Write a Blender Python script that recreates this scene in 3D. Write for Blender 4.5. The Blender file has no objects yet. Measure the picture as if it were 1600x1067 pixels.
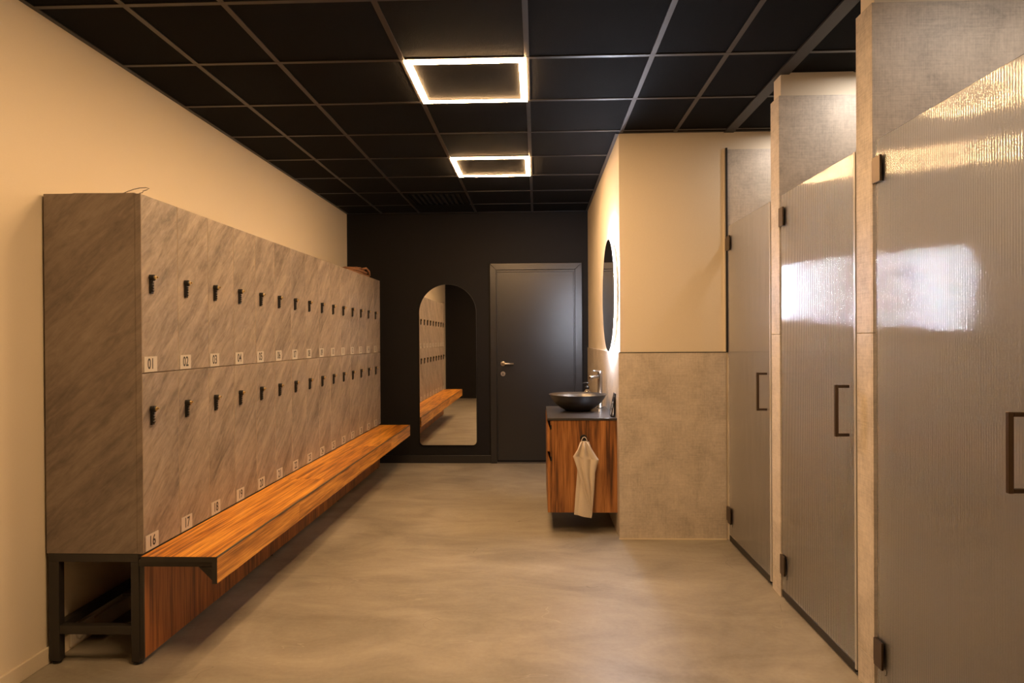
import bpy, bmesh, math, random
from mathutils import Vector, Matrix

sc = bpy.context.scene
C = sc.collection
PI = math.pi
random.seed(4)

# ------------------------------------------------------------------ camera
F_PX = 1082.5
YAW, PITCH, ROLL = 0.03569, -0.00464, -0.00612
CAM_Z = 1.33
cam_data = bpy.data.cameras.new('camera')
cam_data.sensor_width = 36.0
cam_data.lens = 36.0 * F_PX / 1600.0
cam_data.clip_start = 0.05
cam = bpy.data.objects.new('camera', cam_data)
C.objects.link(cam)
cy, sy, cp, sp = math.cos(YAW), math.sin(YAW), math.cos(PITCH), math.sin(PITCH)
r0 = Vector((cy, sy, 0)); fw = Vector((-sy * cp, cy * cp, sp)); u0 = r0.cross(fw)
r1 = math.cos(ROLL) * r0 + math.sin(ROLL) * u0
u1 = -math.sin(ROLL) * r0 + math.cos(ROLL) * u0
M = Matrix((r1, u1, -fw)).transposed().to_4x4()
M.translation = Vector((0, 0, CAM_Z))
cam.matrix_world = M
sc.camera = cam

# ------------------------------------------------------------------ view, world
sc.view_settings.view_transform = 'Standard'
sc.view_settings.look = 'None'
sc.view_settings.gamma = 1.0
sc.view_settings.use_curve_mapping = False
sc.view_settings.exposure = 0.68
w = bpy.data.worlds.new('world'); sc.world = w
w.use_nodes = True
w.node_tree.nodes['Background'].inputs[0].default_value = (0.02, 0.016, 0.012, 1)
w.node_tree.nodes['Background'].inputs[1].default_value = 0.3

LED_COL, LED_POW = (1.0, 0.585, 0.265), 108.0          # the square ceiling lights
HALO_COL, HALO_POW = (0.78, 0.84, 1.0), 370.0        # the backlit round mirror over the basin
SPOT_COL, SPOT_POW = (1.0, 0.88, 0.78), 225.0        # recessed spots in the shower cabins

# ------------------------------------------------------------------ room measures
ZC = 2.6775
XW, XR, XS, XE = -2.031, 0.5477, 1.239, 2.35
YB, YK, YN = 7.379, 4.593, -0.65
ZT = 1.2295
ZTP = 2.557
P1 = (3.580, 3.706); P2 = (2.600, 2.729); P3 = (1.600, 1.728)

# ------------------------------------------------------------------ materials
def mat(name):
    m = bpy.data.materials.new(name); m.use_nodes = True
    nt = m.node_tree
    return m, nt, nt.nodes['Principled BSDF']

def node(nt, t, **kw):
    n = nt.nodes.new(t)
    for k, v in kw.items(): setattr(n, k, v)
    return n

def flat(name, col, rough=0.5, metal=0.0, bump=0.0, bscale=200.0, spec=None, rvar=0.0):
    m, nt, b = mat(name)
    b.inputs['Base Color'].default_value = (*col, 1)
    b.inputs['Roughness'].default_value = rough
    b.inputs['Metallic'].default_value = metal
    if spec is not None: b.inputs['Specular IOR Level'].default_value = spec
    tc = node(nt, 'ShaderNodeTexCoord')
    n = node(nt, 'ShaderNodeTexNoise'); n.inputs['Scale'].default_value = bscale; n.inputs['Detail'].default_value = 3
    nt.links.new(tc.outputs['Object'], n.inputs['Vector'])
    mix = node(nt, 'ShaderNodeMixRGB'); mix.inputs[1].default_value = (*[c * 0.94 for c in col], 1); mix.inputs[2].default_value = (*[min(1, c * 1.06) for c in col], 1)
    nt.links.new(n.outputs['Fac'], mix.inputs[0]); nt.links.new(mix.outputs[0], b.inputs['Base Color'])
    if bump:
        bp = node(nt, 'ShaderNodeBump'); bp.inputs['Strength'].default_value = bump; bp.inputs['Distance'].default_value = 0.002
        nt.links.new(n.outputs['Fac'], bp.inputs['Height']); nt.links.new(bp.outputs[0], b.inputs['Normal'])
    return m

def emit(name, col, power):
    m, nt, b = mat(name)
    b.inputs['Base Color'].default_value = (0.8, 0.8, 0.8, 1)
    b.inputs['Emission Color'].default_value = (*col, 1)
    b.inputs['Emission Strength'].default_value = power
    return m

def math_n(nt, op, a, b=None):
    n = node(nt, 'ShaderNodeMath', operation=op)
    for i, v in enumerate((a, b)):
        if v is None: continue
        if isinstance(v, (int, float)): n.inputs[i].default_value = v
        else: nt.links.new(v, n.inputs[i])
    return n.outputs[0]

def ramp(nt, fac, stops):
    r = node(nt, 'ShaderNodeValToRGB')
    el = r.color_ramp.elements
    while len(el) < len(stops): el.new(0.5)
    for e, (p, c) in zip(el, stops):
        e.position = p; e.color = (*c, 1)
    nt.links.new(fac, r.inputs[0])
    return r.outputs[0]

def noise(nt, vec, scale, detail=4, rough=0.55, dist=0.0):
    n = node(nt, 'ShaderNodeTexNoise')
    n.inputs['Scale'].default_value = scale; n.inputs['Detail'].default_value = detail
    n.inputs['Roughness'].default_value = rough; n.inputs['Distortion'].default_value = dist
    nt.links.new(vec, n.inputs['Vector'])
    return n.outputs['Fac']

def comb(nt, x, y, z):
    n = node(nt, 'ShaderNodeCombineXYZ')
    for i, v in enumerate((x, y, z)):
        if isinstance(v, (int, float)): n.inputs[i].default_value = v
        else: nt.links.new(v, n.inputs[i])
    return n.outputs[0]

def coords(nt):
    tc = node(nt, 'ShaderNodeTexCoord'); s = node(nt, 'ShaderNodeSeparateXYZ')
    nt.links.new(tc.outputs['Object'], s.inputs[0])
    oi = node(nt, 'ShaderNodeObjectInfo')
    return s.outputs[0], s.outputs[1], s.outputs[2], oi.outputs['Random']

def stone_look(name, lo, hi, rough=0.45, ang=42):
    """grey laminate with slanted cloudy veins, another cut of it on every door"""
    m, nt, b = mat(name)
    x, y, z, rnd = coords(nt)
    h = math_n(nt, 'ADD', x, y)
    a = math.radians(ang)
    s = math_n(nt, 'ADD', math_n(nt, 'MULTIPLY', h, math.cos(a)), math_n(nt, 'MULTIPLY', z, math.sin(a)))
    t = math_n(nt, 'ADD', math_n(nt, 'MULTIPLY', h, -math.sin(a)), math_n(nt, 'MULTIPLY', z, math.cos(a)))
    off = math_n(nt, 'MULTIPLY', rnd, 37.0)
    v1 = comb(nt, math_n(nt, 'MULTIPLY', s, 1.6), math_n(nt, 'MULTIPLY', t, 7.5), off)
    v2 = comb(nt, math_n(nt, 'MULTIPLY', s, 6.0), math_n(nt, 'MULTIPLY', t, 30.0), off)
    v3 = comb(nt, math_n(nt, 'MULTIPLY', s, 30.0), math_n(nt, 'MULTIPLY', t, 60.0), off)
    f = math_n(nt, 'ADD', math_n(nt, 'MULTIPLY', noise(nt, v1, 1.0, 5, 0.6, 0.8), 0.42), math_n(nt, 'MULTIPLY', noise(nt, v2, 1.0, 6, 0.7, 0.8), 0.43))
    f = math_n(nt, 'ADD', f, math_n(nt, 'MULTIPLY', noise(nt, v3, 1.0, 3), 0.15))
    mid = tuple((p + q) / 2 for p, q in zip(lo, hi))
    col = ramp(nt, f, [(0.37, lo), (0.5, mid), (0.64, hi)])
    nt.links.new(col, b.inputs['Base Color'])
    b.inputs['Roughness'].default_value = rough
    return m

def wood(name, axis, dark, mid, light, rough=0.4, dens=1.0, board=None, seed=0.0):
    m, nt, b = mat(name)
    x, y, z, rnd = coords(nt)
    if axis == 'z': along, cross = z, math_n(nt, 'ADD', x, y)
    else: along, cross = y, math_n(nt, 'ADD', x, math_n(nt, 'MULTIPLY', z, 1.0))
    if board:      # strips side by side, each shifted along the grain
        k = math_n(nt, 'FLOOR', math_n(nt, 'DIVIDE', cross, board))
        along = math_n(nt, 'ADD', along, math_n(nt, 'MULTIPLY', k, 1.73))
    sd = math_n(nt, 'ADD', math_n(nt, 'MULTIPLY', rnd, 11.0), seed)
    v0 = comb(nt, math_n(nt, 'MULTIPLY', along, 0.9), math_n(nt, 'MULTIPLY', cross, 7.0 * dens), sd)
    v1 = comb(nt, math_n(nt, 'MULTIPLY', along, 1.6), math_n(nt, 'MULTIPLY', cross, 55.0 * dens), sd)
    v2 = comb(nt, math_n(nt, 'MULTIPLY', along, 5.0), math_n(nt, 'MULTIPLY', cross, 170.0 * dens), sd)
    f = math_n(nt, 'ADD', math_n(nt, 'MULTIPLY', noise(nt, v0, 1.0, 3, 0.5, 0.6), 0.30), math_n(nt, 'MULTIPLY', noise(nt, v1, 1.0, 4, 0.6, 0.4), 0.45))
    f = math_n(nt, 'ADD', f, math_n(nt, 'MULTIPLY', noise(nt, v2, 1.0, 3), 0.25))
    col = ramp(nt, f, [(0.41, dark), (0.5, mid), (0.59, light)])
    nt.links.new(col, b.inputs['Base Color'])
    b.inputs['Roughness'].default_value = rough
    return m

def concrete_tile(name, base, rough=0.5):
    m, nt, b = mat(name)
    tc = node(nt, 'ShaderNodeTexCoord'); o = tc.outputs['Object']
    x, y, z, rnd = coords(nt)
    h = math_n(nt, 'ADD', x, y)
    n1 = noise(nt, o, 4.6, 7, 0.66, 0.5)
    n2 = noise(nt, comb(nt, math_n(nt, 'MULTIPLY', h, 260.0), math_n(nt, 'MULTIPLY', z, 9.0), 0.0), 1.0, 2)
    n3 = noise(nt, comb(nt, math_n(nt, 'MULTIPLY', h, 7.0), math_n(nt, 'MULTIPLY', z, 220.0), 3.0), 1.0, 2)
    n4 = noise(nt, o, 60.0, 4, 0.7)
    f = math_n(nt, 'ADD', math_n(nt, 'MULTIPLY', n1, 0.44), math_n(nt, 'MULTIPLY', n4, 0.22))
    f = math_n(nt, 'ADD', f, math_n(nt, 'MULTIPLY', math_n(nt, 'ADD', n2, n3), 0.17))
    d = tuple(c * 0.62 for c in base); l = tuple(min(1, c * 1.35) for c in base)
    nt.links.new(ramp(nt, f, [(0.36, d), (0.5, base), (0.66, l)]), b.inputs['Base Color'])
    b.inputs['Roughness'].default_value = rough
    bp = node(nt, 'ShaderNodeBump'); bp.inputs['Strength'].default_value = 0.15; bp.inputs['Distance'].default_value = 0.003
    nt.links.new(n4, bp.inputs['Height']); nt.links.new(bp.outputs[0], b.inputs['Normal'])
    return m

def poured_floor(name):
    m, nt, b = mat(name)
    tc = node(nt, 'ShaderNodeTexCoord'); o = tc.outputs['Object']
    x, y, z, rnd = coords(nt)
    big = noise(nt, comb(nt, math_n(nt, 'MULTIPLY', x, 0.8), math_n(nt, 'MULTIPLY', y, 1.0), 2.0), 1.0, 6, 0.62, 1.6)
    swirl = noise(nt, comb(nt, math_n(nt, 'MULTIPLY', x, 1.7), math_n(nt, 'MULTIPLY', y, 3.2), 7.0), 1.0, 7, 0.62, 1.3)
    fine = noise(nt, o, 45.0, 4, 0.65)
    f = math_n(nt, 'ADD', math_n(nt, 'MULTIPLY', big, 0.52), math_n(nt, 'MULTIPLY', swirl, 0.36))
    f = math_n(nt, 'ADD', f, math_n(nt, 'MULTIPLY', fine, 0.12))
    col = ramp(nt, f, [(0.30, (0.145, 0.128, 0.102)), (0.45, (0.255, 0.228, 0.182)), (0.58, (0.345, 0.313, 0.252)), (0.72, (0.45, 0.415, 0.340))])
    # pale trowel marks and dark scratches: thin iso lines of a warped noise
    ln = noise(nt, comb(nt, math_n(nt, 'MULTIPLY', x, 0.8), math_n(nt, 'MULTIPLY', y, 2.2), 11.0), 1.0, 3, 0.5, 1.5)
    line = math_n(nt, 'LESS_THAN', math_n(nt, 'ABSOLUTE', math_n(nt, 'SUBTRACT', ln, 0.56)), 0.0022)
    brk = math_n(nt, 'GREATER_THAN', noise(nt, o, 2.3, 2), 0.56)
    mx = node(nt, 'ShaderNodeMixRGB'); mx.inputs[2].default_value = (0.66, 0.60, 0.50, 1)
    nt.links.new(math_n(nt, 'MULTIPLY', math_n(nt, 'MULTIPLY', line, brk), 0.16), mx.inputs[0]); nt.links.new(col, mx.inputs[1])
    ln2 = noise(nt, comb(nt, math_n(nt, 'MULTIPLY', x, 1.3), math_n(nt, 'MULTIPLY', y, 1.7), 23.0), 1.0, 2, 0.5, 1.0)
    line2 = math_n(nt, 'LESS_THAN', math_n(nt, 'ABSOLUTE', math_n(nt, 'SUBTRACT', ln2, 0.5)), 0.0016)
    brk2 = math_n(nt, 'GREATER_THAN', noise(nt, o, 3.1, 2), 0.62)
    mx2 = node(nt, 'ShaderNodeMixRGB'); mx2.inputs[2].default_value = (0.16, 0.14, 0.11, 1)
    nt.links.new(math_n(nt, 'MULTIPLY', math_n(nt, 'MULTIPLY', line2, brk2), 0.6), mx2.inputs[0]); nt.links.new(mx.outputs[0], mx2.inputs[1])
    nt.links.new(mx2.outputs[0], b.inputs['Base Color'])
    rr = node(nt, 'ShaderNodeMapRange'); rr.inputs['To Min'].default_value = 0.36; rr.inputs['To Max'].default_value = 0.55
    nt.links.new(big, rr.inputs['Value']); nt.links.new(rr.outputs[0], b.inputs['Roughness'])
    b.inputs['Specular IOR Level'].default_value = 0.4
    bp = node(nt, 'ShaderNodeBump'); bp.inputs['Strength'].default_value = 0.06; bp.inputs['Distance'].default_value = 0.002
    nt.links.new(fine, bp.inputs['Height']); nt.links.new(bp.outputs[0], b.inputs['Normal'])
    return m

def glass(name, rough, col=(1, 1, 1), ior=1.5):
    m, nt, b = mat(name)
    b.inputs['Base Color'].default_value = (*col, 1)
    b.inputs['Roughness'].default_value = rough
    b.inputs['Transmission Weight'].default_value = 1.0
    b.inputs['IOR'].default_value = ior
    return m

CREAM = flat('cream_paint', (0.80, 0.72, 0.58), 0.6, bscale=350, bump=0.05)
BLACKWALL = flat('black_wall_paint', (0.0075, 0.0065, 0.0060), 0.6, bscale=300, bump=0.05, spec=0.2)
BLACKDOOR = flat('black_satin_paint', (0.0095, 0.0088, 0.0085), 0.33, bscale=120, bump=0.02, spec=0.65)
CEIL = flat('black_ceiling_tile', (0.0045, 0.0043, 0.0042), 0.85, bscale=260, bump=0.6, spec=0.1)
GRID = flat('dark_ceiling_grid', (0.030, 0.027, 0.026), 0.42)
TRIMDARK = flat('dark_trim', (0.020, 0.018, 0.0175), 0.5)
SKIRT = flat('cream_skirting', (0.74, 0.66, 0.52), 0.45)
FLOOR = poured_floor('poured_concrete_floor')
TILE = concrete_tile('concrete_tile', (0.58, 0.525, 0.455))
ENDPANEL = stone_look('grey_stone_laminate_shaded', (0.148, 0.119, 0.101), (0.315, 0.259, 0.218))  # doors' laminate, veins softened, with the end panel's shade put into the colour
LOCKER = stone_look('grey_stone_laminate', (0.115, 0.094, 0.081), (0.395, 0.330, 0.278))
CARCASS = flat('grey_board_edge', (0.24, 0.20, 0.16), 0.5)
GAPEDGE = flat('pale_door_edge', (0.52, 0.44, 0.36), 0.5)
STEEL = flat('black_powder_coated_steel', (0.026, 0.023, 0.020), 0.42, bscale=400, bump=0.08)
PROFILE = flat('grey_edge_profile', (0.13, 0.115, 0.10), 0.4, 0.5)
SEATWOOD = wood('zebra_oak_along', 'y', (0.19, 0.056, 0.006), (0.56, 0.215, 0.020), (0.84, 0.41, 0.052), 0.38, 1.0, 0.106)
APRONWOOD = wood('zebra_oak_along_dark', 'y', (0.19, 0.064, 0.009), (0.49, 0.200, 0.030), (0.76, 0.37, 0.072), 0.4, 0.8)
KICKWOOD = wood('walnut_upright', 'z', (0.10, 0.030, 0.008), (0.30, 0.098, 0.022), (0.47, 0.18, 0.045), 0.42, 0.8)
VANWOOD = wood('walnut_vanity', 'z', (0.075, 0.028, 0.009), (0.28, 0.112, 0.030), (0.46, 0.205, 0.062), 0.42, 0.5, seed=3.4)
WOODEDGE = flat('pale_wood_edge', (0.45, 0.25, 0.11), 0.5)
BLACKTOP = flat('black_stone_top', (0.040, 0.036, 0.034), 0.30)
BOWLBLACK = flat('matt_black_ceramic', (0.026, 0.021, 0.017), 0.30, spec=0.8)
CHROME = flat('brushed_chrome', (0.40, 0.38, 0.36), 0.24, 1.0)
BRASS = flat('dull_brass', (0.62, 0.46, 0.22), 0.28, 1.0)
NICKEL = flat('satin_nickel', (0.66, 0.60, 0.54), 0.3, 1.0)
BLACKPLASTIC = flat('black_plastic', (0.010, 0.010, 0.010), 0.35)
MIRROR = flat('mirror_silver', (0.90, 0.90, 0.90), 0.015, 1.0)
PLATE = flat('pale_number_plate', (0.50, 0.47, 0.43), 0.5)
INK = flat('black_lettering', (0.02, 0.02, 0.02), 0.6)
BRONZE = flat('bronze_fitting', (0.095, 0.066, 0.046), 0.36, 0.7)
RUBBER = flat('dark_rubber', (0.018, 0.015, 0.012), 0.55)
TOWEL = flat('beige_terry', (0.70, 0.62, 0.51), 0.95, bscale=420, bump=1.0)
CLOTH = flat('brown_cloth', (0.23, 0.11, 0.055), 0.85, bscale=160, bump=0.4)
WHITEPL = flat('white_plastic', (0.74, 0.70, 0.63), 0.4)
WIRE = flat('grey_wire', (0.22, 0.21, 0.20), 0.35, 0.9)
LEDM = emit('warm_led', LED_COL, LED_POW)
HALOM = emit('cool_led', HALO_COL, HALO_POW)
SPOTM = emit('neutral_led', SPOT_COL, SPOT_POW)
GL_FRONT = glass('reeded_glass_face', 0.07, (0.985, 0.99, 0.985))
GL_BACK = glass('etched_glass_face', 0.38, (0.985, 0.99, 0.985))
GL_CLEAR = flat('milky_plastic_seal', (0.62, 0.60, 0.57), 0.3)
GL_CLEAR.node_tree.nodes['Principled BSDF'].inputs['Transmission Weight'].default_value = 0.35
GL_BOTTLE = glass('clear_bottle', 0.03, (0.95, 0.95, 0.95), 1.45)

# ------------------------------------------------------------------ mesh helpers
class MB:
    def __init__(self): self.bm = bmesh.new()
    def quad(self, pts, mi=0):
        f = self.bm.faces.new([self.bm.verts.new(p) for p in pts]); f.material_index = mi; return f
    def box(self, x0, x1, y0, y1, z0, z1, mi=0):
        v = [self.bm.verts.new((x, y, z)) for x in (x0, x1) for y in (y0, y1) for z in (z0, z1)]
        for q in ((0, 1, 3, 2), (4, 6, 7, 5), (0, 4, 5, 1), (2, 3, 7, 6), (0, 2, 6, 4), (1, 5, 7, 3)):
            f = self.bm.faces.new([v[i] for i in q]); f.material_index = mi
        return self
    def prism(self, poly, depth, mi=0):
        """poly: list of points; depth: vector to extrude along"""
        d = Vector(depth)
        a = [self.bm.verts.new(Vector(p)) for p in poly]; b = [self.bm.verts.new(Vector(p) + d) for p in poly]
        n = len(a); fs = [self.bm.faces.new(a[::-1]), self.bm.faces.new(b)]
        for i in range(n): fs.append(self.bm.faces.new((a[i], a[(i + 1) % n], b[(i + 1) % n], b[i])))
        for f in fs: f.material_index = mi
        return self
    def lathe(self, prof, origin, axis='z', seg=32, mi=0, smooth=True, close=True):
        """prof: (radius, height) pairs along the axis"""
        o = Vector(origin); rings = []
        for r, h in prof:
            ring = []
            for k in range(seg):
                a = 2 * PI * k / seg; c, s = r * math.cos(a), r * math.sin(a)
                p = {'z': (c, s, h), 'x': (h, c, s), 'y': (s, h, c)}[axis]
                ring.append(self.bm.verts.new(o + Vector(p)))
            rings.append(ring)
        for A, B in zip(rings, rings[1:]):
            for k in range(seg):
                f = self.bm.faces.new((A[k], A[(k + 1) % seg], B[(k + 1) % seg], B[k])); f.material_index = mi; f.smooth = smooth
        if close:
            for ring, rev in ((rings[0], True), (rings[-1], False)):
                f = self.bm.faces.new(ring[::-1] if rev else ring); f.material_index = mi
        return self
    def tube(self, pts, r, seg=8, mi=0, square=False):
        pts = [Vector(p) for p in pts]; rings = []
        up = Vector((0.13, 0.31, 1)).normalized()
        for i, p in enumerate(pts):
            t = (pts[min(i + 1, len(pts) - 1)] - pts[max(i - 1, 0)]).normalized()
            a = t.cross(up)
            if a.length < 0.05: a = t.cross(Vector((1, 0, 0)))
            a.normalize(); b = t.cross(a); up = b * -1 if b.dot(up) < 0 else b
            rr = r[i] if isinstance(r, (list, tuple)) else r
            rings.append([self.bm.verts.new(p + rr * (math.cos(2 * PI * k / seg) * a + math.sin(2 * PI * k / seg) * b)) for k in range(seg)])
        for A, B in zip(rings, rings[1:]):
            for k in range(seg):
                f = self.bm.faces.new((A[k], A[(k + 1) % seg], B[(k + 1) % seg], B[k])); f.smooth = True; f.material_index = mi
        self.bm.faces.new(rings[0][::-1]).material_index = mi; self.bm.faces.new(rings[-1]).material_index = mi
        return self
    def text(self, s, size, mtx, mi=1, sx=0.82):
        cu = bpy.data.curves.new('tmp', 'FONT'); cu.body = s; cu.size = size; cu.align_x = 'CENTER'; cu.align_y = 'CENTER'
        cu.resolution_u = 3; cu.offset = 0.0012
        ob = bpy.data.objects.new('tmp', cu); C.objects.link(ob)
        dg = bpy.context.evaluated_depsgraph_get()
        me = bpy.data.meshes.new_from_object(ob.evaluated_get(dg))
        vs = [self.bm.verts.new(mtx @ Vector((v.co.x * sx, v.co.y, 0))) for v in me.vertices]
        for p in me.polygons:
            try: f = self.bm.faces.new([vs[i] for i in p.vertices]); f.material_index = mi
            except ValueError: pass
        bpy.data.objects.remove(ob); bpy.data.curves.remove(cu); bpy.data.meshes.remove(me)
        return self
    def build(self, name, mats, parent=None, base=(0, 0, 0), bevel=0.0, bseg=2, subsurf=0, norm=True):
        """vertices are given in room coordinates; base is the thing's origin"""
        if norm: bmesh.ops.recalc_face_normals(self.bm, faces=self.bm.faces)
        r = parent
        while r is not None:
            base = r['_base'] if '_base' in r else base
            r = r.parent
        bmesh.ops.translate(self.bm, verts=self.bm.verts, vec=-Vector(base))
        me = bpy.data.meshes.new(name); self.bm.to_mesh(me); self.bm.free()
        for m in (mats if isinstance(mats, (list, tuple)) else [mats]): me.materials.append(m)
        o = bpy.data.objects.new(name, me); C.objects.link(o)
        if parent is not None: o.parent = parent
        else: o.location = base
        if bevel:
            md = o.modifiers.new('bevel', 'BEVEL'); md.width = bevel; md.segments = bseg; md.limit_method = 'ANGLE'; md.angle_limit = math.radians(40)
        if subsurf:
            md = o.modifiers.new('sub', 'SUBSURF'); md.levels = subsurf; md.render_levels = subsurf
        return o

def tag(o, label, cat, group=None):
    o['label'] = label; o['category'] = cat
    if group: o['group'] = group
    return o

def thing(name, label, cat, base, group=None):
    o = bpy.data.objects.new(name, None); C.objects.link(o)
    o.location = base; o['_base'] = list(base); o.empty_display_size = 0.1
    return tag(o, label, cat, group)

def struct(o):
    o['kind'] = 'structure'; return o

def copy_tree(o, loc, parent=None):
    c = o.copy(); C.objects.link(c)
    if parent is not None: c.parent = parent
    else:
        c.location = loc; c['_base'] = list(loc)
    for ch in [k for k in C.objects if k.parent == o]:
        copy_tree(ch, None, c)
    return c

# ------------------------------------------------------------------ the room
struct(MB().box(XW - .1, XE + .1, YN - .1, YB + .1, -0.1, 0).build('floor', FLOOR))
ceil = struct(MB().box(XW - .1, XE + .1, YN - .1, YB + .1, ZC, ZC + 0.1).build('ceiling', CEIL))
struct(MB().box(XW - .1, XW, YN, YB, 0, ZC).build('wall_left', CREAM))
struct(MB().box(XW - .1, XE, YB, YB + .1, 0, ZC).build('wall_back', BLACKWALL))
struct(MB().box(XW - .1, XS, YN - .1, YN, 0, ZC).build('wall_entrance', BLACKWALL))
struct(MB().box(XR, XE, YK, YB, 0, ZC).build('wall_right', CREAM))                       # block carrying basin and mirror
struct(MB().box(XS, XE, YN - .1, P3[0], 0, ZC).build('wall_near', CREAM))
struct(MB().box(XE, XE + .1, P3[0], YK, 0, ZC).build('wall_shower', TILE))
# T-bar grid of the suspended ceiling
g = MB(); hw = 0.012; z0, z1 = ZC - 0.004, ZC + 0.002
gx = [-1.648, -1.246, -0.640, -0.040, 0.560, 0.913]
for x in gx: g.box(x - hw, x + hw, YN, YB, z0, z1)
g.box(1.62, 1.64, YN, YK, z0, z1)
gy = [3.329 + 0.6 * j for j in range(-6, 7)]
for y in gy: g.box(XW, XE, y - hw, y + hw, z0 - 0.0005, z1)
for a in ((XW, XW + 0.022, YN, YB), (XR - 0.022, XR, YK, YB), (XW, XR, YB - 0.022, YB), (XR, XE, YK - 0.022, YK)): g.box(*a, z0 - 0.001, z1)
g.build('ceiling_grid', GRID, ceil)
MB().box(1.232, 1.296, YN, YK - 0.001, z0 - 0.006, z1).build('ceiling_trim', TRIMDARK, ceil)
# skirtings
struct(MB().box(XW, XW + 0.014, YN, YB, 0, 0.068).build('baseboard_left', SKIRT, bevel=0.003))
struct(MB().box(XW, -0.494, YB - 0.014, YB, 0, 0.084).box(0.481, XR, YB - 0.014, YB, 0, 0.084).build('baseboard_back', BLACKDOOR, bevel=0.003))
# concrete tile cladding
struct(MB().box(XR - 0.009, XS, YK - 0.009, YK, 0.0, ZT).build('trim_1', TILE, bevel=0.0015))
struct(MB().box(XR - 0.009, XR, YK, YB, 0.0, ZT).build('trim_2', TILE, bevel=0.0015))
struct(MB().box(XS + 0.012, XE, YK - 0.009, YK, 0.0, ZTP).build('trim_3', TILE, bevel=0.0015))
# black edging strips around the painted panel
struct(MB().box(XR - 0.011, XS, YK - 0.011, YK, ZT, ZT + 0.004).box(XS, XS + 0.012, YK - 0.018, YK, ZT, ZTP + 0.008).build('trim_4', STEEL))
struct(MB().box(XS - 0.010, XS - 0.001, YK - 0.012, YK, ZT + 0.004, ZTP + 0.006).build('trim_5', CREAM))
struct(MB().box(XR - 0.012, XS, YK - 0.013, YK, 0, 0.008).build('trim_6', SKIRT))

def partition(name, p, n):
    struct(MB().box(XS + 0.014, XE, p[0] + 0.012, p[1] - 0.012, 0, ZC).build(name, CREAM))
    b = MB()
    for zz in ((0.0, 0.131), (0.133, 1.340), (1.342, ZTP)):
        b.box(XS, XE, p[0], p[0] + 0.012, *zz)           # near face
        b.box(XS, XS + 0.014, p[0] + 0.0121, p[1] - 0.0121, *zz)     # end face
        b.box(XS, XE, p[1] - 0.012, p[1], *zz)           # far face
    struct(b.build('trim_%d' % n, TILE, bevel=0.0012))
partition('wall_partition_far', P1, 7)
partition('wall_partition_middle', P2, 8)
partition('wall_partition_near', P3, 9)

# ------------------------------------------------------------------ square ceiling lights
def ceiling_light(x0, y0, label):
    s = 0.59; x0 += 0.005; y0 += 0.005; bw = 0.034
    t = thing('ceiling_light', label, 'ceiling light', (x0 + s / 2, y0 + s / 2, ZC), 'square warm ceiling lights')
    def ring(z0, z1, i, wd):
        b = MB()
        b.box(x0 + i, x0 + s - i, y0 + i, y0 + i + wd, z0, z1).box(x0 + i, x0 + s - i, y0 + s - i - wd, y0 + s - i, z0, z1)
        b.box(x0 + i, x0 + i + wd, y0 + i + wd, y0 + s - i - wd, z0, z1).box(x0 + s - i - wd, x0 + s - i, y0 + i + wd, y0 + s - i - wd, z0, z1)
        return b
    ring(ZC - 0.0065, ZC - 0.0045, 0.006, bw - 0.012).build('mounting_frame', STEEL, t)
    ring(ZC - 0.0105, ZC - 0.0065, 0, bw).build('light_diffuser', LEDM, t)
    return t
ceiling_light(-0.640, 3.329, 'larger glowing square ceiling light nearest the viewer, above the lockers aisle')
ceiling_light(-0.640, 5.129, 'smaller glowing square ceiling light farther away, toward the black back wall')
ceiling_light(-0.640, 1.529, 'glowing square ceiling light above the viewer, reflected in the shower glass')

# dark ceiling vent
t = thing('ceiling_vent', 'black square air vent in the dark ceiling near the back wall', 'vent', (-0.943, 6.629, ZC))
b = MB(); b.box(-1.225, -0.661, 6.345, 6.385, ZC - 0.012, ZC - 0.0045); b.box(-1.225, -0.661, 6.873, 6.913, ZC - 0.012, ZC - 0.0045)
b.box(-1.225, -1.185, 6.385, 6.873, ZC - 0.012, ZC - 0.0045); b.box(-0.701, -0.661, 6.385, 6.873, ZC - 0.012, ZC - 0.0045); b.build('vent_frame', CEIL, t)
b = MB()
for k in range(9):
    x = -1.16 + k * 0.052
    b.prism([(x, 6.386, ZC - 0.003), (x + 0.03, 6.386, ZC - 0.013), (x + 0.033, 6.386, ZC - 0.011), (x + 0.003, 6.386, ZC - 0.001)], (0, 0.486, 0))
b.build('louvers', BLACKPLASTIC, t)

# recessed spots inside the cabins
for k, (yy, lab) in enumerate(((4.32, 'far'), (3.32, 'middle'), (2.12, 'near'))):
    t = thing('recessed_spotlight', 'small round recessed spotlight in the ceiling of the %s shower cabin' % lab, 'spotlight', (1.68, yy, ZC), 'recessed shower spotlights')
    MB().lathe([(0.034, -0.001), (0.034, -0.008), (0.048, -0.008), (0.048, -0.001)], (1.68, yy, ZC), seg=28, close=False).build('bezel', STEEL, t)
    MB().lathe([(0.033, -0.002), (0.033, -0.005)], (1.68, yy, ZC), seg=28).build('lens', SPOTM, t)

# ------------------------------------------------------------------ lockers
Y0, Y1, N = 2.775, 7.083, 15
PW = (Y1 - Y0) / N
XF, XB_, XD = -1.612, -2.018, -1.634
ZL, ZM, ZU = 0.457, 1.195, 1.931

def number_plate(num, y, z, parent):
    b = MB(); b.box(XF - 0.0002, XF + 0.0025, y, y + 0.096, z, z + 0.064)
    m = Matrix(((0, 0, 1, XF + 0.0029), (1, 0, 0, y + 0.048), (0, 1, 0, z + 0.032), (0, 0, 0, 1)))
    b.text(num, 0.062, m)
    return b.build('number_plate', [PLATE, INK], parent, norm=False)

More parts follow.
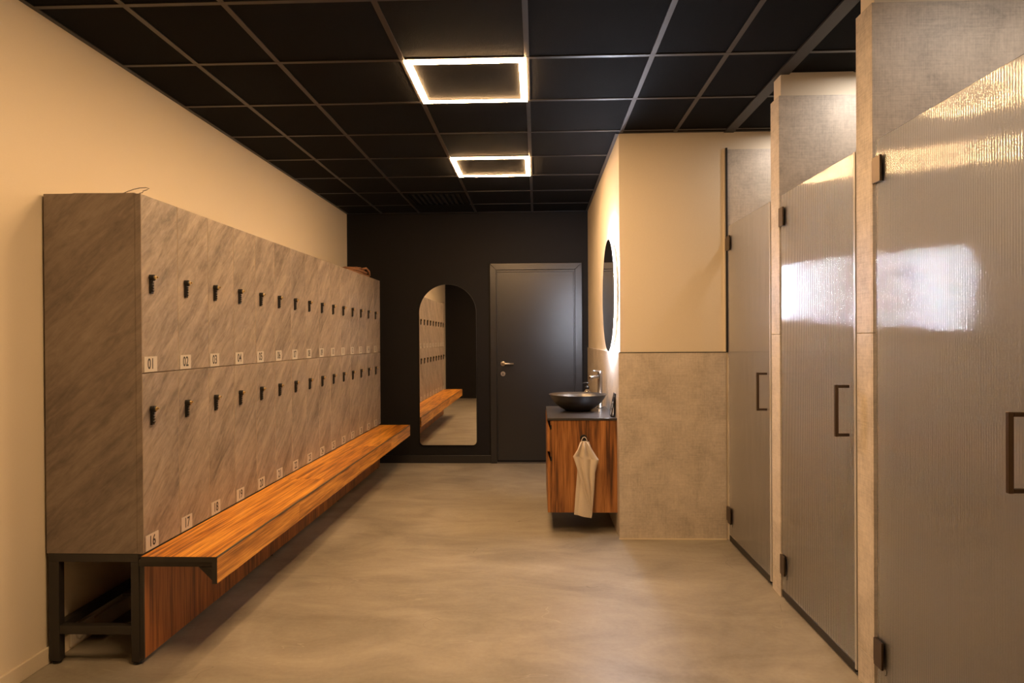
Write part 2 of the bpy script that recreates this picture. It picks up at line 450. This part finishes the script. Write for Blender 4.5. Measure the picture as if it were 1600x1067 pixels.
def make_locker(zb, zt, zlock, name):
    y = Y0
    t = thing(name, '', 'locker', (XB_, y, zb))
    b = MB(); e = 0.016; ya = y + 0.019; yb_ = y + PW - 0.001
    b.box(XB_, XB_ + 0.006, ya, yb_, zb, zt)
    b.box(XB_ + 0.006, XD - 0.001, ya, ya + e, zb, zt); b.box(XB_ + 0.006, XD - 0.001, yb_ - e, yb_, zb, zt)
    b.box(XB_ + 0.006, XD - 0.001, ya + e, yb_ - e, zb, zb + e); b.box(XB_ + 0.006, XD - 0.001, ya + e, yb_ - e, zt - e, zt)
    b.build('body', CARCASS, t)
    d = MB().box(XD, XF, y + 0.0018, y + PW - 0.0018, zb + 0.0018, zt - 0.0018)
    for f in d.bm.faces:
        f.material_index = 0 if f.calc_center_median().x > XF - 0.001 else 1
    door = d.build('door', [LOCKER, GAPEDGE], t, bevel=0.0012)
    ly = y + 0.064
    lk = MB()
    lk.prism([(XF - 0.0002, ly - 0.0095, zlock - 0.040), (XF - 0.0002, ly + 0.0095, zlock - 0.040), (XF - 0.0002, ly + 0.0095, zlock + 0.038), (XF - 0.0002, ly - 0.0095, zlock + 0.038)], (0.010, 0, 0))
    for q in range(4):
        lk.lathe([(0.0065, -0.0065), (0.0065, 0.0065)], (XF + 0.0085, ly, zlock - 0.028 + q * 0.0115), axis='y', seg=12)
    lk.lathe([(0.0135, 0), (0.0135, 0.018), (0.0115, 0.021)], (XF, ly, zlock + 0.026), axis='x', seg=18)
    lk.lathe([(0.0092, 0.0205), (0.0092, 0.024), (0.006, 0.0255)], (XF, ly + 0.001, zlock + 0.026), axis='x', seg=16, mi=1)
    lk.lathe([(0.003, 0.022), (0.003, 0.031)], (XF, ly + 0.009, zlock + 0.028), axis='x', seg=8, mi=1)
    lk.build('combination_lock', [BLACKPLASTIC, BRASS], door, bevel=0.0012)
    return t, door

ORD = ['first', 'second', 'third', 'fourth', 'fifth', 'sixth', 'seventh', 'eighth', 'ninth', 'tenth', 'eleventh', 'twelfth', 'thirteenth', 'fourteenth', 'fifteenth']
for row, (zb, zt, zl) in enumerate(((ZM, ZU, 1.566), (ZL, ZM, 1.018))):
    proto, pdoor = make_locker(zb, zt, zl, 'locker')
    for i in range(N):
        num = '%02d' % (i + 1 + 15 * row)
        if i == 0: t = proto
        else: t = copy_tree(proto, (XB_, Y0 + i * PW, zb))
        where = 'upper' if row == 0 else 'lower'
        if i == 0: pos = 'nearest the viewer'
        elif i == N - 1: pos = 'last one by the back wall'
        else: pos = '%s from the near end' % ORD[i]
        tag(t, '%s grey stone-look locker numbered %s, %s' % (where, num, pos), 'locker', '%s row of grey lockers' % where)
        bpy.context.view_layer.update()
        protos = t
        t['_num'] = num
    # plates after copying, each with its own number
    for t in [o for o in C.objects if o.get('_num') and o.get('_done') is None]:
        door = [c for c in C.objects if c.parent == t and c.name.startswith('door')][0]
        # geometry is written in the thing's own coordinates through its base
        number_plate(t['_num'], t['_base'][1] + 0.012, zb + 0.004, door)
        t['_done'] = 1
for o in C.objects:
    for k in ('_num', '_done'):
        if k in o: del o[k]

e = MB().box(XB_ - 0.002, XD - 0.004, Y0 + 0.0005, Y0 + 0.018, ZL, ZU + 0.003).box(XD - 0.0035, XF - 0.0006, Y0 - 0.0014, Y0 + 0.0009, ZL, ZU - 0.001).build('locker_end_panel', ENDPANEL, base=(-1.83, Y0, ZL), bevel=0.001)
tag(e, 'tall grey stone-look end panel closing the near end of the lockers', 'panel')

# ------------------------------------------------------------------ bench with steel frame under the lockers
BX = -1.295
t = thing('bench', 'long orange-brown wooden bench on a black steel frame in front of the lockers', 'bench', (-1.65, Y0, 0))
ys = [2.75, 4.30, 5.62, 7.015]
for a, b2 in zip(ys, ys[1:]):
    MB().box(XF + 0.003, BX - 0.006, a + 0.0006, b2 - 0.0006, 0.434, 0.4545).build('seat_board', SEATWOOD, t, bevel=0.0012)
ys = [2.75, 3.72, 5.00, 6.10, 7.015]
for a, b2 in zip(ys, ys[1:]):
    MB().box(BX - 0.020, BX, a + 0.0006, b2 - 0.0006, 0.3455, 0.449).build('apron_board', APRONWOOD, t, bevel=0.0012)
MB().box(XF + 0.003, BX, 2.7475, 2.7499, 0.434, 0.4538).box(BX - 0.020, BX - 0.0005, 2.7475, 2.7499, 0.3455, 0.434).build('end_cap', STEEL, t)
MB().box(BX - 0.0055, BX + 0.0012, 2.75, 7.015, 0.4495, 0.4552).build('edge_profile', PROFILE, t)
kp = MB().box(-1.632, -1.618, Y0 + 0.012, 7.06, 0.022, 0.404).build('kick_panel', KICKWOOD, t, bevel=0.001)
MB().box(-1.6335, -1.6165, Y0 + 0.004, Y0 + 0.012, 0.022, 0.404).build('panel_edge', STEEL, kp)
leg_y = [Y0, Y0 + 1.42, Y0 + 2.84, 7.083 - 0.034]
for ly in leg_y:
    for x0, x1 in ((-2.013, -1.969), (-1.668, -1.634)):
        l = MB().box(x0, x1, ly, ly + 0.034, 0.012, 0.4225).build('leg', STEEL, t, bevel=0.002)
        MB().lathe([(0.016, 0.0), (0.016, 0.008), (0.008, 0.008), (0.008, 0.013)], ((x0 + x1) / 2, ly + 0.017, 0), seg=16).build('foot', BLACKPLASTIC, l)
    MB().box(-2.0129, -1.6345, ly, ly + 0.034, 0.4225, 0.456).build('top_rail', STEEL, t, bevel=0.002)
    MB().box(-1.969, -1.668, ly, ly + 0.034, 0.124, 0.160).build('lower_rail', STEEL, t, bevel=0.002)
    bk = MB().box(-1.6335, BX - 0.0205, ly, ly + 0.030, 0.405, 0.4335).build('seat_bracket', STEEL, t, bevel=0.0015)
    MB().prism([(BX - 0.088, ly - 0.001, 0.405), (BX - 0.0205, ly - 0.001, 0.405), (BX - 0.0205, ly - 0.001, 0.338)], (0, 0.004, 0)).build('gusset', STEEL, bk)
for x0, x1 in ((-2.013, -1.975), (-1.664, -1.636)):
    for a, b2 in zip(leg_y, leg_y[1:]):
        MB().box(x0, x1, a + 0.034, b2, 0.424, 0.456).build('long_rail', STEEL, t)
        MB().box(x0, x1, a + 0.034, b2, 0.128, 0.158).build('long_rail', STEEL, t)
for k in range(2):
    x = -1.905 + k * 0.112
    MB().box(x, x + 0.085, Y0 + 0.330, 7.04, 0.160, 0.172).build('shoe_shelf_board', STEEL, t)

# electric socket on the skirting under the lockers
t = thing('electrical_socket', 'white round electrical socket low on the wall under the lockers', 'socket', (XW + 0.0145, 2.975, 0.05))
MB().box(XW + 0.0142, XW + 0.022, 2.905, 3.065, 0.012, 0.092).build('cover_plate', WHITEPL, t, bevel=0.003)
MB().lathe([(0.026, 0.0215), (0.026, 0.026), (0.0215, 0.026), (0.0205, 0.0195), (0.0035, 0.0195)], (XW, 2.962, 0.052), axis='x', seg=28, close=False).build('socket_well', PLATE, t)
MB().lathe([(0.0035, 0.0195), (0.0035, 0.0215)], (XW, 2.952, 0.052), axis='x', seg=10).lathe([(0.0035, 0.0195), (0.0035, 0.0215)], (XW, 2.972, 0.052), axis='x', seg=10).build('pin_holes', BLACKPLASTIC, t)

# wire hanger lying on the lockers, its hook pointing up
zt = ZU + 0.0062
hk = [(-1.700, 2.80, zt), (-1.680, 2.80, zt + 0.008), (-1.655, 2.80, zt + 0.016), (-1.630, 2.80, zt + 0.021), (-1.606, 2.80, zt + 0.022), (-1.590, 2.80, zt + 0.018), (-1.600, 2.80, zt + 0.013), (-1.617, 2.80, zt + 0.008), (-1.618, 2.80, zt + 0.002), (-1.632, 2.80, zt - 0.001)]
sh = [(-1.700, 2.80, zt), (-1.72, 2.82, zt), (-1.80, 2.98, zt), (-1.812, 3.0, zt), (-1.835, 2.98, zt), (-1.905, 2.83, zt), (-1.92, 2.80, zt), (-1.90, 2.79, zt), (-1.72, 2.80, zt), (-1.700, 2.80, zt)]
t = MB().tube(hk, 0.0016, 8).tube(sh, 0.0016, 8).build('wire_hanger', WIRE, base=(-1.7, 2.8, zt))
tag(t, 'thin wire coat hanger lying on top of the lockers at the near end', 'hanger')

# crumpled brown cloth bundle near the far end
def bundle():
    b = MB()
    def layer(z0, h, y0, y1, x0, x1, seed):
        rnd = random.Random(seed); nu, nv = 26, 14
        ph = [rnd.uniform(0, 6.28) for _ in range(6)]
        grid = []
        for i in range(nu + 1):
            rowv = []
            for j in range(nv):
                a = 2 * PI * j / nv; uu = i / nu
                ca, sa = math.cos(a), math.sin(a)
                sq = lambda q: math.copysign(abs(q) ** 0.6, q)
                end = max(0.02, min(1.0, (1 - (2 * uu - 1) ** 8)) ** 0.5)
                xx = (x0 + x1) / 2 + (x1 - x0) / 2 * sq(ca) * end * (1 + 0.08 * math.sin(5 * uu * 3 + ph[0]))
                zz = z0 + h / 2 + h / 2 * sq(sa) * end * (1 + (0.22 * math.sin(9 * uu + ph[1]) + 0.16 * math.sin(23 * uu + ph[2] + 2 * ca)) * (1 if sa > 0 else 0))
                rowv.append(b.bm.verts.new((xx, y0 + (y1 - y0) * uu + 0.012 * math.sin(3 * a + ph[3]), zz)))
            grid.append(rowv)
        for A, B in zip(grid, grid[1:]):
            for j in range(nv):
                f = b.bm.faces.new((A[j], A[(j + 1) % nv], B[(j + 1) % nv], B[j])); f.smooth = True
        b.bm.faces.new(grid[0][::-1]); b.bm.faces.new(grid[-1])
    layer(ZU + 0.001, 0.034, 6.15, 6.88, -1.86, -1.650, 1)
    layer(ZU + 0.036, 0.034, 6.34, 6.86, -1.85, -1.665, 2)
    layer(ZU + 0.066, 0.028, 6.50, 6.83, -1.84, -1.69, 3)
    b.tube([(-1.70, 6.70, ZU + 0.082), (-1.668, 6.74, ZU + 0.094), (-1.652, 6.79, ZU + 0.068), (-1.656, 6.83, ZU + 0.03)], 0.011, 8)
    return b
tag(bundle().build('cloth_bundle', CLOTH, base=(-1.76, 6.3, ZU)), 'crumpled brown cloth bundle on top of the lockers near the far end', 'cloth')

# ------------------------------------------------------------------ arched mirror on the black wall
def arch(ins, y):
    x0, x1, zb, zt = -1.256 + ins, -0.642 - ins, 0.191 + ins, 1.911 - ins
    r = (x1 - x0) / 2; cr = 0.045 - ins; cx = (x0 + x1) / 2; p = []
    for k in range(33):
        a = PI * k / 32; p.append((cx + r * math.cos(a), y, zt - r + r * math.sin(a)))
    for k in range(9):
        a = PI + PI / 2 * k / 8; p.append((x0 + cr + cr * math.cos(a), y, zb + cr + cr * math.sin(a)))
    for k in range(9):
        a = 1.5 * PI + PI / 2 * k / 8; p.append((x1 - cr + cr * math.cos(a), y, zb + cr + cr * math.sin(a)))
    return p
t = thing('arched_mirror', 'tall arched mirror hung on the black back wall beside the door', 'mirror', (-0.949, YB, 0.19))
MB().prism(arch(0.0, YB - 0.020), (0, 0.0195, 0)).build('backing', BLACKPLASTIC, t)
MB().prism(arch(0.004, YB - 0.0235), (0, 0.003, 0)).build('mirror_glass', MIRROR, t)

# ------------------------------------------------------------------ black door
d = struct(MB().box(-0.421, 0.397, YB - 0.006, YB - 0.001, 0.030, 2.040).build('door_1', BLACKDOOR, base=(0, YB, 0)))
d['_base'] = [0, YB, 0]
fr = MB()
yf = YB - 0.034
fr.prism([(-0.494, yf, 0), (-0.428, yf, 0), (-0.428, yf, 2.056), (-0.494, yf, 2.125)], (0, 0.033, 0))
fr.prism([(0.481, yf, 0), (0.481, yf, 2.125), (0.407, yf, 2.056), (0.407, yf, 0)], (0, 0.033, 0))
fr.prism([(-0.494, yf, 2.125), (-0.428, yf, 2.056), (0.407, yf, 2.056), (0.481, yf, 2.125)], (0, 0.033, 0))
fr.box(-0.428, -0.416, YB - 0.018, YB - 0.006, 0.03, 2.044); fr.box(0.392, 0.407, YB - 0.018, YB - 0.006, 0.03, 2.044); fr.box(-0.428, 0.407, YB - 0.018, YB - 0.006, 2.034, 2.056)
fr.build('door_frame', BLACKDOOR, d, bevel=0.0025)
h = MB().lathe([(0.026, -0.001), (0.026, -0.009), (0.022, -0.011)], (-0.361, YB - 0.006, 1.061), axis='y', seg=28)
h.tube([(-0.361, YB - 0.015, 1.061), (-0.361, YB - 0.050, 1.061), (-0.356, YB - 0.060, 1.061), (-0.345, YB - 0.063, 1.061), (-0.244, YB - 0.063, 1.060)], 0.0095, 14)
h.build('door_handle', NICKEL, d)
h = MB().lathe([(0.026, -0.001), (0.026, -0.008), (0.022, -0.010)], (-0.361, YB - 0.006, 0.952), axis='y', seg=28)
h.box(-0.365, -0.357, YB - 0.0175, YB - 0.016, 0.940, 0.962, mi=1)
h.build('lock_escutcheon', [NICKEL, BLACKPLASTIC], d)
struct(MB().box(-0.428, 0.407, YB - 0.032, YB - 0.0005, 0.0005, 0.012).build('trim_10', PROFILE))

# ------------------------------------------------------------------ backlit round mirror over the basin
MC = (4.984, 1.631); MR = 0.398
t = thing('round_mirror', 'backlit round mirror glowing white on the cream wall above the basin', 'mirror', (XR, MC[0], MC[1]))
MB().lathe([(MR - 0.045, 0.0), (MR - 0.045, -0.014), (MR - 0.010, -0.021), (MR - 0.010, -0.0325)], (XR, *MC), axis='x', seg=96, smooth=False).build('back_box', WHITEPL, t)
MB().lathe([(MR - 0.0095, -0.0225), (MR - 0.0075, -0.0225), (MR - 0.0075, -0.0322), (MR - 0.0095, -0.0322)], (XR, *MC), axis='x', seg=96, close=False).build('light_strip', HALOM, t)
MB().lathe([(MR, -0.033), (MR, -0.0362), (MR - 0.002, -0.0372)], (XR, *MC), axis='x', seg=96, smooth=False).build('mirror_glass', MIRROR, t)

# ------------------------------------------------------------------ vanity
VY0, VY1 = 4.70, 5.53; VX0, VX1 = 0.088, XR - 0.0095
t = thing('vanity_cabinet', 'floating walnut vanity cabinet with black top under the bowl basin', 'cabinet', (0.31, 5.1, 0.146))
MB().box(0.070, VX1, VY0 - 0.004, VY1, 0.771, 0.787).build('countertop', BLACKTOP, t, bevel=0.0015)
MB().box(VX0, VX1, VY0, VY0 + 0.018, 0.147, 0.7705).build('side_panel', VANWOOD, t, bevel=0.001)
MB().box(VX0, VX1, VY1 - 0.018, VY1, 0.147, 0.7705).build('side_panel', VANWOOD, t, bevel=0.001)
MB().box(VX0 + 0.002, VX1, VY0 + 0.018, VY1 - 0.018, 0.147, 0.163).box(VX1 - 0.016, VX1, VY0 + 0.018, VY1 - 0.018, 0.163, 0.7705).box(VX0 + 0.03, VX0 + 0.04, VY0 + 0.018, VY1 - 0.018, 0.163, 0.74).build('carcass', STEEL, t)
for z0, z1 in ((0.147, 0.555), (0.562, 0.768)):
    dm = MB().prism([(0.068, VY0 + 0.001, z0), (VX0 - 0.0008, VY0 + 0.001, z0), (VX0 - 0.0008, VY0 + 0.001, z1 - 0.058), (0.068, VY0 + 0.001, z1)], (0, VY1 - VY0 - 0.002, 0))
    dr = dm.build('drawer_front', VANWOOD, t, bevel=0.0006)
    MB().box(VX0 - 0.0004, VX0 + 0.010, VY0 - 0.0012, VY0 + 0.001, z1 - 0.058, z1 - 0.028).build('grip_slot', BLACKPLASTIC, dr)
hkz = 0.652; hkx = 0.313
hm = MB().lathe([(0.024, -0.0003), (0.024, -0.006), (0.020, -0.008)], (hkx, VY0, hkz), axis='y', seg=28)
hm.tube([(hkx, VY0 - 0.006, hkz - 0.004), (hkx, VY0 - 0.028, hkz - 0.008), (hkx, VY0 - 0.036, hkz - 0.004), (hkx, VY0 - 0.040, hkz + 0.010)], 0.0055, 10)
tag(hm.build('towel_hook', BLACKPLASTIC, base=(hkx, VY0, hkz)), 'round black hook on the vanity side, holding the towel', 'hook')

# beige towel folded over the hook
def towel():
    px = lambda u: (840 + u / 4.85)
    kx = (VY0 - 0.03) / F_PX
    def P(u, v, dy):      # outline measured on the towel, metres
        x = 0.313 + (u - 350) / 4.85 * kx
        z = 0.652 - (v - 222) / 4.85 * kx
        return Vector((x, VY0 - 0.017 - dy, z))
    b = MB(); n = 22
    def layer(rows, base_dy, amp, phase, freq):
        g = []
        for k in range(len(rows) - 1):
            (v0, l0, q0, s0), (v1, l1, q1, s1) = rows[k], rows[k + 1]
            steps = 6
            for s in range(steps + (1 if k == len(rows) - 2 else 0)):
                f = s / steps; sm = f
                v, l, q = v0 + (v1 - v0) * sm, l0 + (l1 - l0) * sm, q0 + (q1 - q0) * sm
                row = []
                for i in range(n + 1):
                    c = i / n; wv = amp * abs(math.cos(freq * PI * c + phase)) ** 0.8 * min(1, (q - l) / 90)
                    row.append(b.bm.verts.new(P(l + (q - l) * c, v + (s0 + (s1 - s0) * f) * c, base_dy + wv + 0.006 * math.sin(PI * c))))
                g.append(row)
        for A, B in zip(g, g[1:]):
            for i in range(n):
                f = b.bm.faces.new((A[i], A[i + 1], B[i + 1], B[i])); f.smooth = True
    # rear fall: from under the hook to the slanting hem
    layer([(245, 322, 388, 0), (300, 303, 405, 0), (352, 288, 432, 0), (470, 299, 428, 6), (620, 286, 420, 16), (770, 275, 410, 28), (797, 272, 404, 30)], 0.001, 0.011, 0.5, 1.5)
    # front fall: the wide fold tapering to a point
    layer([(238, 332, 370, 0), (262, 314, 390, 0), (300, 298, 412, 0), (352, 264, 450, 8), (372, 272, 463, 6), (420, 287, 449, 0), (480, 306, 434, 0), (560, 330, 429, 0), (640, 356, 424, 0), (720, 382, 417, 0), (765, 396, 411, 0)], 0.012, 0.030, 2.6, 2.5)
    o = b.build('hand_towel', TOWEL, base=(0.313, VY0, 0.65))
    md = o.modifiers.new('thick', 'SOLIDIFY'); md.thickness = 0.005; md.offset = 1
    md = o.modifiers.new('sub', 'SUBSURF'); md.levels = 1; md.render_levels = 1
    lp = MB(); lp.tube([P(328, 248, 0.016), P(334, 226, 0.02), P(342, 212, 0.022), P(352, 208, 0.024), P(362, 212, 0.022), P(370, 228, 0.02), P(376, 250, 0.016)], 0.0028, 8)
    l = lp.build('hanging_loop', TOWEL, base=(0.313, VY0, 0.65))
    l.location = (0, 0, 0); l.parent = o
    return o
tag(towel(), 'small beige towel hanging from a black hook on the vanity side', 'towel')

# bowl basin
bc = (0.304, 5.20, 0.7872)
prof = [(0.084, 0.0), (0.096, 0.004), (0.134, 0.026), (0.168, 0.054), (0.194, 0.085), (0.2125, 0.1175), (0.2165, 0.121), (0.2165, 0.1225), (0.2125, 0.1225), (0.190, 0.089), (0.163, 0.058), (0.129, 0.032), (0.085, 0.014), (0.024, 0.0085)]
t = thing('bowl_basin', 'wide matt black bowl basin standing on the vanity top', 'basin', bc)
MB().lathe(prof, bc, seg=64, close=True).build('bowl', BOWLBLACK, t)
MB().lathe([(0.0235, 0.008), (0.022, 0.0115), (0.010, 0.0125)], bc, seg=24).build('drain', CHROME, t)

# tall chrome tap
fx, fy = 0.488, 5.385
t = thing('tap', 'tall chrome tap with a lever standing behind the black bowl basin', 'tap', (fx, fy, 0.7872))
MB().lathe([(0.027, 0.0), (0.027, 0.006), (0.0185, 0.008), (0.0185, 0.250), (0.0195, 0.252), (0.0195, 0.284), (0.017, 0.287)], (fx, fy, 0.7872), seg=28).build('tap_body', CHROME, t)
dx, dy = -0.72, -0.69
MB().tube([(fx + dx * 0.012, fy + dy * 0.012, 1.034), (fx + dx * 0.06, fy + dy * 0.06, 1.031), (fx + dx * 0.122, fy + dy * 0.122, 1.026)], [0.0135, 0.013, 0.0125], 16).tube([(fx + dx * 0.112, fy + dy * 0.112, 1.022), (fx + dx * 0.114, fy + dy * 0.114, 1.008)], 0.009, 12).build('spout', CHROME, t)
MB().tube([(fx, fy, 1.068), (fx + dx * 0.03, fy + dy * 0.03, 1.072), (fx + dx * 0.085, fy + dy * 0.085, 1.077)], [0.007, 0.006, 0.005], 10).build('lever', CHROME, t)

# soap dispenser
so = (0.395, 5.475, 0.7872)
t = thing('soap_dispenser', 'clear soap bottle with a black pump behind the bowl basin', 'soap dispenser', so)
MB().lathe([(0.030, 0.0), (0.032, 0.004), (0.032, 0.100), (0.028, 0.122), (0.014, 0.138), (0.0135, 0.146)], so, seg=28).build('bottle', GL_BOTTLE, t)
pm = MB().lathe([(0.017, 0.141), (0.017, 0.160), (0.010, 0.163), (0.006, 0.164), (0.006, 0.182), (0.013, 0.183), (0.013, 0.192)], so, seg=20)
pm.tube([(so[0], so[1], so[2] + 0.188), (so[0] - 0.025, so[1] - 0.01, so[2] + 0.189), (so[0] - 0.036, so[1] - 0.014, so[2] + 0.184)], 0.0045, 8)
pm.build('pump', BLACKPLASTIC, t)

# small sign on a stand leaning by the wall
t = thing('table_sign', 'small black slanted sign with white marks on the vanity corner', 'sign', (0.52, 4.81, 0.7872))
zc = 0.7874
b = MB(); b.prism([(0.5035, 4.745, zc + 0.006), (0.5090, 4.745, zc + 0.004), (0.5375, 4.745, zc + 0.160), (0.5335, 4.745, zc + 0.161)], (0, 0.115, 0))
fp = b.build('sign_face', BLACKPLASTIC, t, bevel=0.0008)
def onface(s, yy, out=0.0007):
    return Vector((0.5035 + 0.030 * s - out, yy, zc + 0.006 + 0.155 * s))
b = MB()
def mark(s0, s1, y0, y1): b.quad([onface(s0, y0), onface(s0, y1), onface(s1, y1), onface(s1, y0)])
mark(0.84, 0.90, 4.765, 4.785); mark(0.55, 0.63, 4.765, 4.81); mark(0.33, 0.50, 4.77, 4.80)
for k in range(5): mark(0.06 + k * 0.045, 0.085 + k * 0.045, 4.76 + 0.006 * (k % 2), 4.83)
b.build('white_lettering', PLATE, fp, norm=False)
MB().prism([(0.5055, 4.76, zc), (0.528, 4.76, zc), (0.532, 4.76, zc + 0.006), (0.5055, 4.76, zc + 0.006)], (0, 0.085, 0)).build('foot', BLACKPLASTIC, t)
MB().prism([(0.5285, 4.775, zc), (0.5325, 4.775, zc), (0.536, 4.775, zc + 0.135), (0.532, 4.775, zc + 0.135)], (0, 0.05, 0)).build('prop', STEEL, t)

# ------------------------------------------------------------------ shower doors of reeded glass
def shower_door(ya, yb, hinge_y, wall_y, hy, label, seal_w):
    """ya..yb: the pane from handle edge to hinge edge"""
    zb, zt = 0.050, 2.045
    t = thing('shower_door', label, 'shower door', (XS, hinge_y, 0.012), 'reeded glass shower doors')
    pitch = 0.0108; amp = 0.00054; seg = 8; tk = 0.008
    b = MB(); n = int(round((yb - ya) / pitch)); m = n * seg
    xc = XS + 0.006
    V = b.bm.verts.new
    rw = [random.uniform(0.9, 1.1) for _ in range(n)]; acc = [0.0]      # hand-drawn ribs, not quite equal
    for q in rw: acc.append(acc[-1] + q)
    def rib_y(k):
        a, fr_ = divmod(k, seg)
        u = acc[a] + (rw[a] * fr_ / seg if a < n else 0)
        return ya + (yb - ya) * u / acc[-1]
    prof = [(xc - tk / 2 - amp * (0.5 - 0.5 * math.cos(2 * PI * k / seg)) * rw[min(k // seg, n - 1)], rib_y(k)) for k in range(m + 1)]
    fl = [V((x, y, zb)) for x, y in prof]; fh = [V((x, y, zt)) for x, y in prof]
    for k in range(m):
        b.bm.faces.new((fl[k], fh[k], fh[k + 1], fl[k + 1])).smooth = True
    xb = xc + tk / 2
    b.quad([(xb, ya, zb), (xb, yb, zb), (xb, yb, zt), (xb, ya, zt)], 1)
    for zz, order in ((zt, 1), (zb, -1)):
        cap = [V((x, y, zz)) for x, y in prof] + [V((xb, yb, zz)), V((xb, ya, zz))]
        b.bm.faces.new(cap[::-1] if order == 1 else cap)
    xa = prof[0][0]
    b.quad([(xa, ya, zb), (xb, ya, zb), (xb, ya, zt), (xa, ya, zt)]); b.quad([(xa, yb, zb), (xa, yb, zt), (xb, yb, zt), (xb, yb, zb)])
    pane = b.build('glass_pane', [GL_FRONT, GL_BACK], t, norm=False)
    # glass stamp in the lower corner
    s = MB(); cyy, czz = hinge_y - 0.065, 0.128
    s.tube([(xc - tk / 2 - amp - 0.0006, cyy + 0.008 * math.cos(a), czz + 0.013 * math.sin(a)) for a in [0.4 + 0.32 * q for q in range(15)]], 0.0012, 6)
    s.build('glass_stamp', RUBBER, pane)
    for z0, z1 in ((0.128, 0.226), (1.886, 1.980)):
        hg = MB().box(XS - 0.010, XS - 0.0015, hinge_y - 0.058, hinge_y, z0, z1).box(XS + 0.0115, XS + 0.020, hinge_y - 0.058, hinge_y, z0, z1)
        hg.box(XS - 0.004, XS + 0.018, hinge_y, wall_y - 0.001, z0 + 0.006, z1 - 0.006)
        hg.build('hinge', BRONZE, t, bevel=0.0012)
    hx = XS - 0.048; q = 0.0065
    hd = MB().box(hx - q, hx + q, hy - q, hy + q, 0.931, 1.137)
    for zz in (0.931 + q, 1.137 - q): hd.box(hx + q, XS + 0.001, hy - q * 0.9, hy + q * 0.9, zz - q * 0.9, zz + q * 0.9)
    hd.build('handle', BRONZE, t, bevel=0.0015)
    MB().box(XS - 0.001, XS + 0.012, ya + 0.0, yb, 0.014, 0.0495).build('bottom_seal', RUBBER, t, bevel=0.003)
    sl = MB().box(XS - 0.002, XS + 0.001, ya - seal_w, ya - 0.001, 0.03, zt).box(XS + 0.010, XS + 0.014, ya - seal_w, ya - 0.001, 0.03, zt).box(XS + 0.001, XS + 0.010, ya - seal_w, ya - seal_w + 0.003, 0.03, zt)
    sl.build('edge_seal', GL_CLEAR, t)
    return t
shower_door(3.735, 4.520, 4.530, YK - 0.009, 3.785, 'far frosted glass shower door, beside the cream panel wall', 0.022)
shower_door(2.752, 3.562, 3.566, P1[0], 2.802, 'middle frosted glass shower door, between the two tiled pillars', 0.016)
shower_door(1.752, 2.578, 2.584, P2[0], 1.790, 'near reeded glass shower door, cut off by the right picture edge', 0.016)
for o in C.objects:
    if '_base' in o: del o['_base']
